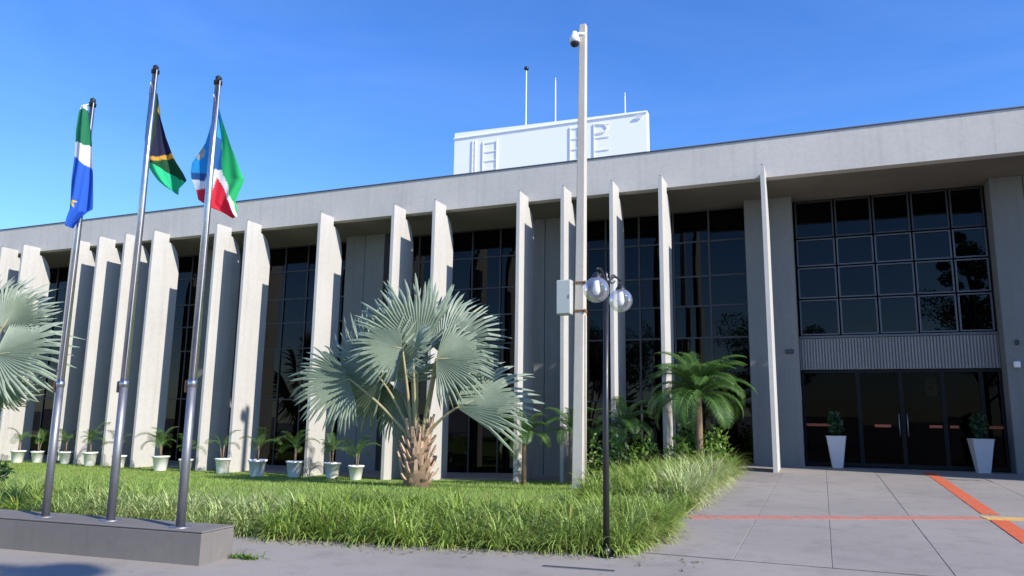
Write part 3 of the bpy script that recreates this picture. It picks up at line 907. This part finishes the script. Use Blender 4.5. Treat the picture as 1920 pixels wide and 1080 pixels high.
leaves1 = [
 (rel(-10.78, 2.10, -.30), dirv(-.88, -.36, .20), dirv(.10, .42, .85), 1.50, 165, .08, .06),      # low left, bright
 (rel(-10.12, 2.05, .20), dirv(-.60, .75, -.05), dirv(-.62, .0, .74), 1.95, 250, .05, .05),       # dark fan behind left
 (rel(-9.30, 2.82, -.30), dirv(-.97, .12, .22), dirv(.12, .45, .82), 1.28, 165, .10, .08),        # upper left front
 (rel(-9.42, 2.70, .30), dirv(-.58, .82, .0), dirv(-.35, .1, .9), 1.70, 150, .05, .05),           # upper left back
 (rel(-9.12, 2.85, .15), dirv(.02, 1.0, .0), dirv(.15, .05, 1.), 1.90, 150, .03, .05),            # top
 (rel(-8.55, 2.75, .20), dirv(.55, .85, .0), dirv(-.62, .1, .75), 1.80, 165, .05, .06),           # upper right, shaded
 (rel(-8.38, 2.56, -.30), dirv(.97, .02, .25), dirv(.08, .40, .85), 1.48, 165, .12, .08),         # right mid, bright
 (rel(-8.86, 2.62, -.55), dirv(.12, .30, .75), dirv(-.85, .35, .30), .95, 150, .20, .20),         # small one towards viewer
 (rel(-7.90, 1.42, -.10), dirv(.90, .42, .12), dirv(-.20, .50, .80), 1.95, 120, .14, .05),        # low right
 (rel(-9.75, 1.75, .55), dirv(-.6, -.75, -.3), dirv(-.5, .1, .8), 1.25, 170, .10, .08),           # low left back
 (rel(-9.5, 2.3, .75), dirv(-.35, .45, -.8), dirv(.1, .9, .2), 1.35, 190, .12, .1),               # back
]
fan_palm((PX, PY, pz0), 'large silver green fan palm at the middle of the lawn', 1.26, .38, leaves1, 3)
QX, QY = -23.9, 15.0
qz0 = zlawn(QX, QY)
def rel2(x, z, y=0.): return (x-QX, y, z-qz0)
leaves2 = [
 (rel2(-22.7, 2.85, -.2), dirv(.96, .12, .2), dirv(.05, .45, .85), 2.20, 165, .10, .08),
 (rel2(-23.0, 3.65, .1), dirv(.45, .9, .0), dirv(-.2, .1, 1.), 1.75, 210, .05, .06),
 (rel2(-23.6, 3.75, .0), dirv(-.2, 1., 0), dirv(.1, .1, 1.), 1.8, 220, .05, .06),
 (rel2(-24.6, 3.2, -.2), dirv(-.9, .4, .2), dirv(.2, .3, .9), 1.8, 220, .08, .08),
 (rel2(-24.9, 2.2, -.2), dirv(-.9, -.3, .2), dirv(.0, .5, .8), 1.8, 220, .12, .08),
 (rel2(-23.3, 2.0, .5), dirv(.5, -.5, -.4), dirv(-.5, .3, .8), 1.2, 160, .12, .08),
 (rel2(-23.8, 2.6, -.8), dirv(.1, .2, .95), dirv(0, .9, -.1), 1.4, 200, .2, .1),
]
fan_palm((QX, QY, qz0), 'silver fan palm cut off by the left edge of the picture', 1.7, .45, leaves2, 4)

# ------------------------------------------------------------------ feather palms (pinnate fronds)
def frond_mesh(L, nl, droop, llen, seed, mat, lift=.9):
    rg = random.Random(seed)
    pts = []
    el = lift; p = Vector((0, 0, 0)); n = 16
    for k in range(n+1):
        pts.append(p.copy())
        p = p + Vector((math.cos(el), 0, math.sin(el)))*L/n
        el -= droop/n*(0.5+k/n)
    m = MB(); m.tube(pts, [.014*L*(1-.8*k/n)+.002 for k in range(n+1)], 5, smooth=True)
    for k in range(nl):
        s = .14+.86*(k+.5)/nl; f = s*n; i = min(n-1, int(f)); q = pts[i].lerp(pts[i+1], f-i)
        tng = (pts[i+1]-pts[i]).normalized()
        ll = llen*math.sin(math.pi*min(1, .18+.80*s))**.7*rg.uniform(.85, 1.1)
        for sg in (-1, 1):
            d = (tng*.62 + Vector((0, sg, 0))*.78 + Vector((0, 0, .22))).normalized()
            w = tng.cross(d).normalized().cross(d)*.0062*L**.5
            a = q; b = q+d*ll*.55; c = q+d*ll + Vector((0, 0, -ll*rg.uniform(.25, .5)))
            m.add([a-w*.4, a+w*.4, b+w, b-w, c], [(0, 1, 2, 3), (3, 2, 4)])
    return m.mesh('frond', mat)
date_fronds = [frond_mesh(1.5, 50, 1.7+.3*k, .40, 70+k, M['date'], .95-.12*k) for k in range(3)]
pot_fronds = [frond_mesh(.85, 30, 1.6+.35*k, .30, 80+k, M['pot_leaf'], 1.15-.15*k) for k in range(3)]
def feather_palm(name, loc, label, group, th, tr, nf, meshes, scale, seed, lean=(0, 0)):
    rg = random.Random(seed)
    root = empty(name, loc); tag(root, label, 'palm', group)
    MB().tube([(0, 0, -.15), (lean[0]*.4, lean[1]*.4, th*.5), (lean[0], lean[1], th)], [tr*1.2, tr, tr*.95], 10).build('trunk', M['bark'], root)
    for k in range(nf):
        a = k*2.399+rg.uniform(-.2, .2); tier = k/nf
        o = link('frond', meshes[min(2, int(tier*3))], root, loc=(lean[0], lean[1], th-.05+.05*(1-tier)),
                 rot=(rg.uniform(-.25, .25), .95*(tier-.5)+rg.uniform(-.22, .22), a), scale=(scale*rg.uniform(.85, 1.1),)*3)
    return root
feather_palm('date_palm', (-2.78, 18.75, zlawn(-2.78, 18.75)), 'small green feather palm beside the entrance walkway', 'feather palms in the planting', 1.95, .085, 40, date_fronds, 1.0, 5)
feather_palm('date_palm', (-4.65, 18.9, zlawn(-4.65, 18.9)), 'small shaded feather palm just right of the black lamp post', 'feather palms in the planting', 1.35, .06, 18, date_fronds, .75, 6)
feather_palm('date_palm', (-7.25, 18.6, zlawn(-7.25, 18.6)), 'low feather palm between the two fins left of the concrete pole', 'feather palms in the planting', 1.25, .06, 16, date_fronds, .68, 7)
feather_palm('date_palm', (-6.0, 18.75, zlawn(-6.0, 18.75)), 'low feather palm half hidden by the concrete pole', 'feather palms in the planting', 1.35, .06, 16, date_fronds, .66, 8)

# potted palms along the fins
prof_p = [(0, 0), (.185, 0), (.20, .02), (.27, .50), (.30, .50), (.305, .56), (.275, .56), (.262, .50), (.25, .47)]
pot_me = MB().lathe(prof_p, 24).mesh('pot', M['potwhite'])
soil_me = MB().lathe([(.255, .47), (.12, .49), (0, .495)], 20).mesh('soil', M['soil'])
stem_me = MB().tube([(0, 0, .45), (.015, .01, .75), (0, 0, 1.02)], [.035, .028, .03], 8).mesh('stem', M['bark'])
stem2_me = MB().tube([(.06, .02, .45), (.09, .03, .7), (.13, .05, .95)], [.022, .018, .018], 7).mesh('stem', M['bark'])
pots = [((-27.24, 19.05), 1.0, 'leftmost potted palm, white pot cut close to the left edge of the picture'),
        ((-26.82, 19.52), .92, 'small potted palm tucked behind the first white pot from the left'),
        ((-25.46, 19.60), .95, 'potted palm seen just right of the leftmost flagpole'),
        ((-23.72, 19.20), .95, 'potted palm whose pale pot stands left of the middle flagpole'),
        ((-22.16, 19.05), .92, 'potted palm in a shaded pot just behind the middle flagpole'),
        ((-19.98, 18.77), 1.08, 'potted palm in sunlit white pot between middle and right flagpoles'),
        ((-19.20, 19.05), .9, 'potted palm in shade directly behind the right flagpole'),
        ((-17.60, 18.98), .95, 'potted palm standing just right of the right flagpole'),
        ((-15.87, 18.56), 1.12, 'potted palm in the brightest white pot, left of the fan palm'),
        ((-14.85, 19.0), 1.0, 'potted palm in half shaded pot, next right of brightest pot'),
        ((-13.69, 19.30), 1.0, 'potted palm in blue shaded pot under the fan palm leaves'),
        ((-12.75, 19.15), .95, 'potted palm in shaded pot nearest the fan palm trunk')]
for k, ((x, y), s, lab) in enumerate(pots):
    s *= .84; root = empty('potted_palm', (x, y, zlawn(x, y)+.012), rng.uniform(0, 6.28)); root.scale = (s*rng.uniform(.95, 1.06), s, s*rng.uniform(.93, 1.1))
    root.rotation_euler.x = rng.gauss(0, .02); root.rotation_euler.y = rng.gauss(0, .02)
    tag(root, lab, 'potted plant', 'white potted palms along the fins')
    po = link('pot', pot_me, root); link('soil', soil_me, po)
    link('stem', stem_me, root); link('stem', stem2_me, root)
    nf = rng.randint(4, 11)
    hgt = rng.uniform(-.08, .12)
    for q in range(nf):
        a = q*2.399+rng.uniform(-.3, .3); tier = q/nf
        base = (0, 0, 1.0) if q % 3 else (.13, .05, .93)
        link('frond', pot_fronds[min(2, int(tier*3))], root, loc=base, rot=(rng.uniform(-.3, .3), .7*(tier-.5), a), scale=(rng.uniform(.55, 1.3),)*3)

# tall tapered planters by the doors
tp_me = MB()
w0, w1, hh = .135, .245, .84
ring = lambda w, z, b=.02: [(w-b, -w, z), (w, -w+b, z), (w, w-b, z), (w-b, w, z), (-w+b, w, z), (-w, w-b, z), (-w, -w+b, z), (-w+b, -w, z)]
vs = ring(w0, 0)+ring(w1, hh-.02)+ring(w1+.008, hh-.02)+ring(w1+.008, hh)+ring(w1-.025, hh)+ring(w1-.03, hh-.08)
fs = [(i*8+k, i*8+(k+1) % 8, (i+1)*8+(k+1) % 8, (i+1)*8+k) for i in range(5) for k in range(8)] + [tuple(range(8))[::-1]]
tp_me.add(vs, fs); tp_me = tp_me.mesh('planter_body', M['planter'])
def leaf_cloud(center, rad, n, size, seed, mat, name='foliage', shell=.5):
    g = np.random.default_rng(seed)
    d = g.normal(size=(n, 3)); d /= np.linalg.norm(d, axis=1)[:, None]
    r_ = shell+(1-shell)*g.random(n)**.6
    lump = np.array([1+.28*noise.noise(Vector(tuple(x*2.1+seed))) for x in d])
    P = np.array(center)+d*np.array(rad)*(r_*lump)[:, None]
    a = g.normal(size=(n, 3))+d*.5; a /= np.linalg.norm(a, axis=1)[:, None]
    b = np.cross(a, g.normal(size=(n, 3))); b /= np.linalg.norm(b, axis=1)[:, None]
    s = size*g.uniform(.6, 1.3, n)[:, None]
    V = np.stack([P-a*s, P+b*s*.42, P+a*s, P-b*s*.42], 1).reshape(-1, 3)
    Q = np.arange(n*4).reshape(-1, 4)
    return raw_mesh(name, V, quads=Q, mat=mat)
for k, (x, lab) in enumerate(((.30, 'tall tapered white planter left of the entrance doors'), (3.66, 'tall tapered white planter right of the entrance doors'))):
    root = empty('tapered_planter', (x, 22.35, .004), .12*k); tag(root, lab, 'planter', 'tapered planters at the entrance')
    link('planter_body', tp_me, root)
    MB().add(ring(w1-.03, hh-.06), [tuple(range(8))]).build('soil', M['soil'], root)
    st = MB()
    for q in range(5): st.tube([(0, 0, hh-.1), (rng.uniform(-.1, .1), rng.uniform(-.1, .1), hh+.35)], .008, 5)
    st.build('stems', M['darkshrub'], root)
    link('foliage', leaf_cloud((0, 0, hh+.32), (.20, .20, .34), 260, .07, 30+k, M['darkshrub']), root)

# shrubs behind the border grass
def shrub(loc, rad, n, size, mat, label, seed, group='shrubs in the planting'):
    root = empty('shrub', loc); tag(root, label, 'shrub', group)
    m = MB(); rg = random.Random(seed)
    for q in range(6):
        a = q*1.05
        m.tube([(0, 0, -.05), (math.cos(a)*rad[0]*.3, math.sin(a)*rad[1]*.3, rad[2]*.7), (math.cos(a)*rad[0]*.6, math.sin(a)*rad[1]*.6, rad[2]*1.2)], [.015, .012, .006], 5)
    m.build('stems', M['bark'], root)
    link('foliage', leaf_cloud((0, 0, rad[2]), rad, n, size, seed, mat, shell=.25), root)
shrub((-4.15, 18.6, zlawn(-4.15, 18.6)), (.38, .35, .62), 320, .075, M['shrub'], 'yellow green leafy shrub just left of the fin by the date palm', 21)
shrub((-3.25, 18.55, zlawn(-3.25, 18.55)), (.34, .3, .55), 260, .075, M['shrub'], 'yellow green leafy shrub at the foot of the date palm', 22)
shrub((-5.35, 18.3, zlawn(-5.35, 18.3)), (.30, .3, .62), 200, .07, M['shrub'], 'dim leafy shrub between concrete pole and lamp post', 24)
shrub((-2.45, 18.9, zlawn(-2.45, 18.9)), (.42, .35, .58), 420, .07, M['shrub'], 'leafy shrub right of the date palm trunk near the walkway', 25)
shrub((-3.05, 19.0, zlawn(-3.05, 19.0)), (.40, .3, .72), 420, .08, M['date'], 'dark leafy shrub hugging the date palm trunk', 26)
shrub((-4.75, 18.35, zlawn(-4.75, 18.35)), (.40, .3, .70), 420, .08, M['date'], 'dark leafy shrub directly behind the black lamp post', 27)
shrub((-15.02, 10.0, zlawn(-15.02, 10)), (.35, .35, .25), 420, .06, M['darkshrub'], 'dark low bush at the left edge of the lawn', 23)

# ------------------------------------------------------------------ border grass
def blade_mesh(name, base, az, L, W, el0, curl, tint, mat, levels=5):
    """arching strap leaves, vectorised; tint (N,3)"""
    N = len(base)
    d = np.stack([np.cos(az), np.sin(az), np.zeros(N)], 1); s = np.stack([-np.sin(az), np.cos(az), np.zeros(N)], 1)
    P = base.copy(); el = el0.copy(); rows = []
    for k in range(levels+1):
        w = W*(1-(k/levels)**1.6)*.5 + .0004
        rows.append(P-s*w[:, None]); rows.append(P+s*w[:, None])
        st = L/levels
        P = P + d*(np.cos(el)*st)[:, None] + np.array([0, 0, 1])*(np.sin(el)*st)[:, None]
        el = el - curl/levels*(.6+.8*k/levels)
    V = np.stack(rows, 1)                          # N, 2*(levels+1), 3
    m = 2*(levels+1)
    q = np.array([[2*k, 2*k+1, 2*k+3, 2*k+2] for k in range(levels)])
    Q = (np.arange(N)[:, None, None]*m + q[None]).reshape(-1, 4)
    return raw_mesh(name, V.reshape(-1, 3), quads=Q, mat=mat, col=np.repeat(tint, m, 0), smooth=True)
cl = []
def fbm(x, y, s): return noise.noise(Vector((x*s, y*s, 3.7)))
x = -17.0
while x < -1.98:
    fy = front_y(x)
    y = fy + .06
    while y < fy+(1.5 if x < -7 else 1.9):
        cl.append((x+rng.uniform(-.10, .10), y+rng.uniform(-.08, .10), y-fy))
        y += .235
    x += .225
y = 8.7
while y < 19.2:
    x = (-3.2 if y < 12 else -3.9) + .3*fbm(0, y, .7)
    while x < -2.0:
        cl.append((x+rng.uniform(-.09, .09), y+rng.uniform(-.10, .10), .6))
        x += .235
    y += .235
B_, AZ, LL, WW, EL, CU, TI = [], [], [], [], [], [], []
for (x, y, dep) in cl:
    pale = max(0., min(1., 1.5*(fbm(x, y, .55)-.02)))
    if -9.4 < x < -6.7 and y < 10: pale = max(pale, .62)
    mound = x > -4.2 and y > 12.6
    if mound:
        pale = .9 if (x > -2.75 and 12.6 < y < 17.5 and fbm(x, y, .9) > -.22) else .15
    elif x > -3.6 and y > 10.5: pale *= .25
    elif -6.7 < x and y < 9.2: pale *= .35
    hgt = .52*(1+.26*fbm(x+9, y, 1.3))*rng.uniform(.85, 1.15)
    if x < -6.5 and not mound: hgt *= .78
    if mound: hgt *= 1.05+.30*math.sin(min(1., (y-12.6)/3.0)*math.pi/2)*min(1., max(0, -1.9-x)/.7)
    elif x > -4.2 and y > 10.3: hgt *= .62
    vt = rng.uniform(.78, 1.18)
    edge = dep < .25
    for q in range(66):
        a = rng.uniform(0, 2*math.pi)
        if edge and rng.random() < .35: a = rng.gauss(-math.pi/2, .7)
        elif x > -2.35 and y > 8.9 and rng.random() < .35: a = rng.gauss(0, .7)
        B_.append((x+math.cos(a)*.045, y+math.sin(a)*.045, zlawn(x, y)-.01))
        up = rng.random()
        AZ.append(a); LL.append(hgt*(1.12-.35*up)*rng.uniform(.75, 1.2)); WW.append(rng.uniform(.013, .027))
        EL.append(1.50-1.0*up**1.2); CU.append(rng.uniform(1.4, 2.9)+.5*up)
        g = (.265, .36, .065); pcol = (.60, .62, .36); dry = (.33, .25, .085)
        v = vt*rng.uniform(.72, 1.28)
        pp = pale*rng.uniform(.35, 1.0)
        c = [g[i]*(1-pp)+pcol[i]*pp for i in range(3)]
        if rng.random() < .03+(.12 if up > .8 else 0): c = dry
        TI.append([ci*v for ci in c])
me = blade_mesh('border_grass', np.array(B_), np.array(AZ), np.array(LL), np.array(WW), np.array(EL), np.array(CU), np.array(TI), M['border'], 5)
tag(link('border_grass', me), 'tall tufted border grass, green with pale patches, edging the lawn', 'grass', kind='stuff')

# short blades over the visible lawn
N = 90000
X = nrg.uniform(-32, -3.6, N); Yv = nrg.uniform(9.2, 19.5, N)
Z = np.array([zlawn(a, b) for a, b in zip(X, Yv)])
tint = np.array([.22, .33, .06])*nrg.uniform(.7, 1.35, (N, 1))
dry = nrg.random(N) < .22
tint[dry] = np.array([.34, .34, .13])*nrg.uniform(.7, 1.2, (dry.sum(), 1))
me = blade_mesh('lawn_grass', np.stack([X, Yv, Z], 1), nrg.uniform(0, 6.28, N), nrg.uniform(.04, .085, N), nrg.uniform(.006, .012, N), nrg.uniform(.7, 1.5, N), nrg.uniform(.2, 1.2, N), tint, M['lawnblade'], 2)
tag(link('lawn_grass', me), 'short mown grass covering the lawn', 'grass', kind='stuff')

nl = 230
lx = nrg.uniform(-6.6, -1.2, nl); ly = np.array([front_y(min(a, -2)) for a in lx]) - np.abs(nrg.normal(0, .22, nl)) - .02
m2 = nrg.random(nl) < .35
lx[m2] = -1.9 + np.abs(nrg.normal(0, .25, m2.sum())); ly[m2] = nrg.uniform(8.8, 19, m2.sum())
lz = np.array([zg(b) for b in ly]) + .006
me = blade_mesh('leaf_litter', np.stack([lx, ly, lz], 1), nrg.uniform(0, 6.28, nl), nrg.uniform(.03, .10, nl), nrg.uniform(.008, .02, nl), nrg.uniform(.02, .25, nl), nrg.uniform(.1, .5, nl), np.array([[.16, .12, .05]])*nrg.uniform(.5, 1.5, (nl, 1)), M['border'], 2)
tag(link('leaf_litter', me), 'dry clippings scattered on the paving along the grass edge', 'leaf litter', kind='stuff')
# weed tuft on the paving, expansion joint crack built as an edged slot
wt = empty('weed_tuft', (-5.79, 6.61, zg(6.61))); tag(wt, 'small green weed growing on the paving beside the plinth', 'weed')
nb = 150
az = nrg.uniform(0, 6.28, nb)
bp = np.stack([nrg.normal(.0, .10, nb)+.05, nrg.normal(0, .035, nb), np.zeros(nb)], 1)
link('leaves', blade_mesh('leaves', bp, az, nrg.uniform(.04, .11, nb), nrg.uniform(.008, .02, nb), nrg.uniform(.3, 1.1, nb), nrg.uniform(.4, 1.6, nb), np.array([[.12, .22, .03]])*nrg.uniform(.7, 1.3, (nb, 1)), M['border'], 3), wt)
dr = empty('expansion_joint', (-2.35, 7.55, zg(7.55)), .10); tag(dr, 'narrow dark expansion joint in the paving near the lamp post', 'paving joint')
MB().box(-.36, .36, -.022, .022, -.05, .0055).build('slot', M['black'], dr)
MB().box(-.37, .37, -.030, -.0225, -.05, .0085).build('edge', M['dsteel'], dr)
MB().box(-.37, .37, .0225, .030, -.05, .0085).build('edge', M['dsteel'], dr)

# ------------------------------------------------------------------ trees outside the frame (their shade and reflections show)
def tree(loc, h, cr, label, seed, n=12000):
    root = empty('broadleaf_tree', loc); tag(root, label, 'tree', 'trees on the viewer side of the forecourt')
    rg = random.Random(seed)
    MB().tube([(0, 0, -.2), (.05, .03, h*.25), (.1, 0, h*.5), (.05, .1, h*.8)], [.2, .16, .12, .04], 10).build('trunk', M['trunk'], root)
    m = MB(); cs = []
    for k in range(18):
        a = k*2.399; z = h*(.42+.45*k/18); L = cr*rg.uniform(.35, 1.0)
        e = (math.cos(a)*L, math.sin(a)*L, z+h*.12)
        m.tube([(0.08, 0, z-h*.06), (e[0]*.5, e[1]*.5, z+h*.05), e], [.07, .05, .02], 6); cs.append(e)
    m.build('limbs', M['trunk'], root)
    cs.append((0, 0, h*.85)); cs.append((0, 0, h*.65))
    per = n//len(cs); VV = []; 
    g = np.random.default_rng(seed)
    for c in cs:
        rr = cr*rg.uniform(.22, .48)
        d = g.normal(size=(per, 3)); d /= np.linalg.norm(d, axis=1)[:, None]
        P = np.array(c)+d*np.array([rr, rr, rr*.75])*(.35+.65*g.random(per)**.5)[:, None]
        a = g.normal(size=(per, 3)); a /= np.linalg.norm(a, axis=1)[:, None]
        b = np.cross(a, g.normal(size=(per, 3))); b /= np.linalg.norm(b, axis=1)[:, None]
        s = .085*g.uniform(.6, 1.4, per)[:, None]
        VV.append(np.stack([P-a*s, P+b*s*.5, P+a*s, P-b*s*.5], 1).reshape(-1, 3))
    VV = np.concatenate(VV)
    link('crown', raw_mesh('crown', VV, quads=np.arange(len(VV)).reshape(-1, 4), mat=M['tree']), root)
tree((8.0, -.42, zg(-.42)), 11.9, 1.45, 'broadleaf tree just outside the picture whose shade falls at bottom left', 41, 9000)
tree((9.5, -9.0, zg(-9)), 9.5, 3.4, 'broad tree behind the viewer reflected in the entrance windows', 42)
tree((-3.0, -14.0, zg(-14)), 9.0, 3.4, 'broad tree behind the viewer on the far side of the forecourt', 43)
tree((-14.0, -10.0, zg(-10)), 9.0, 3.4, 'broad tree behind the viewer towards the left of the forecourt', 44)
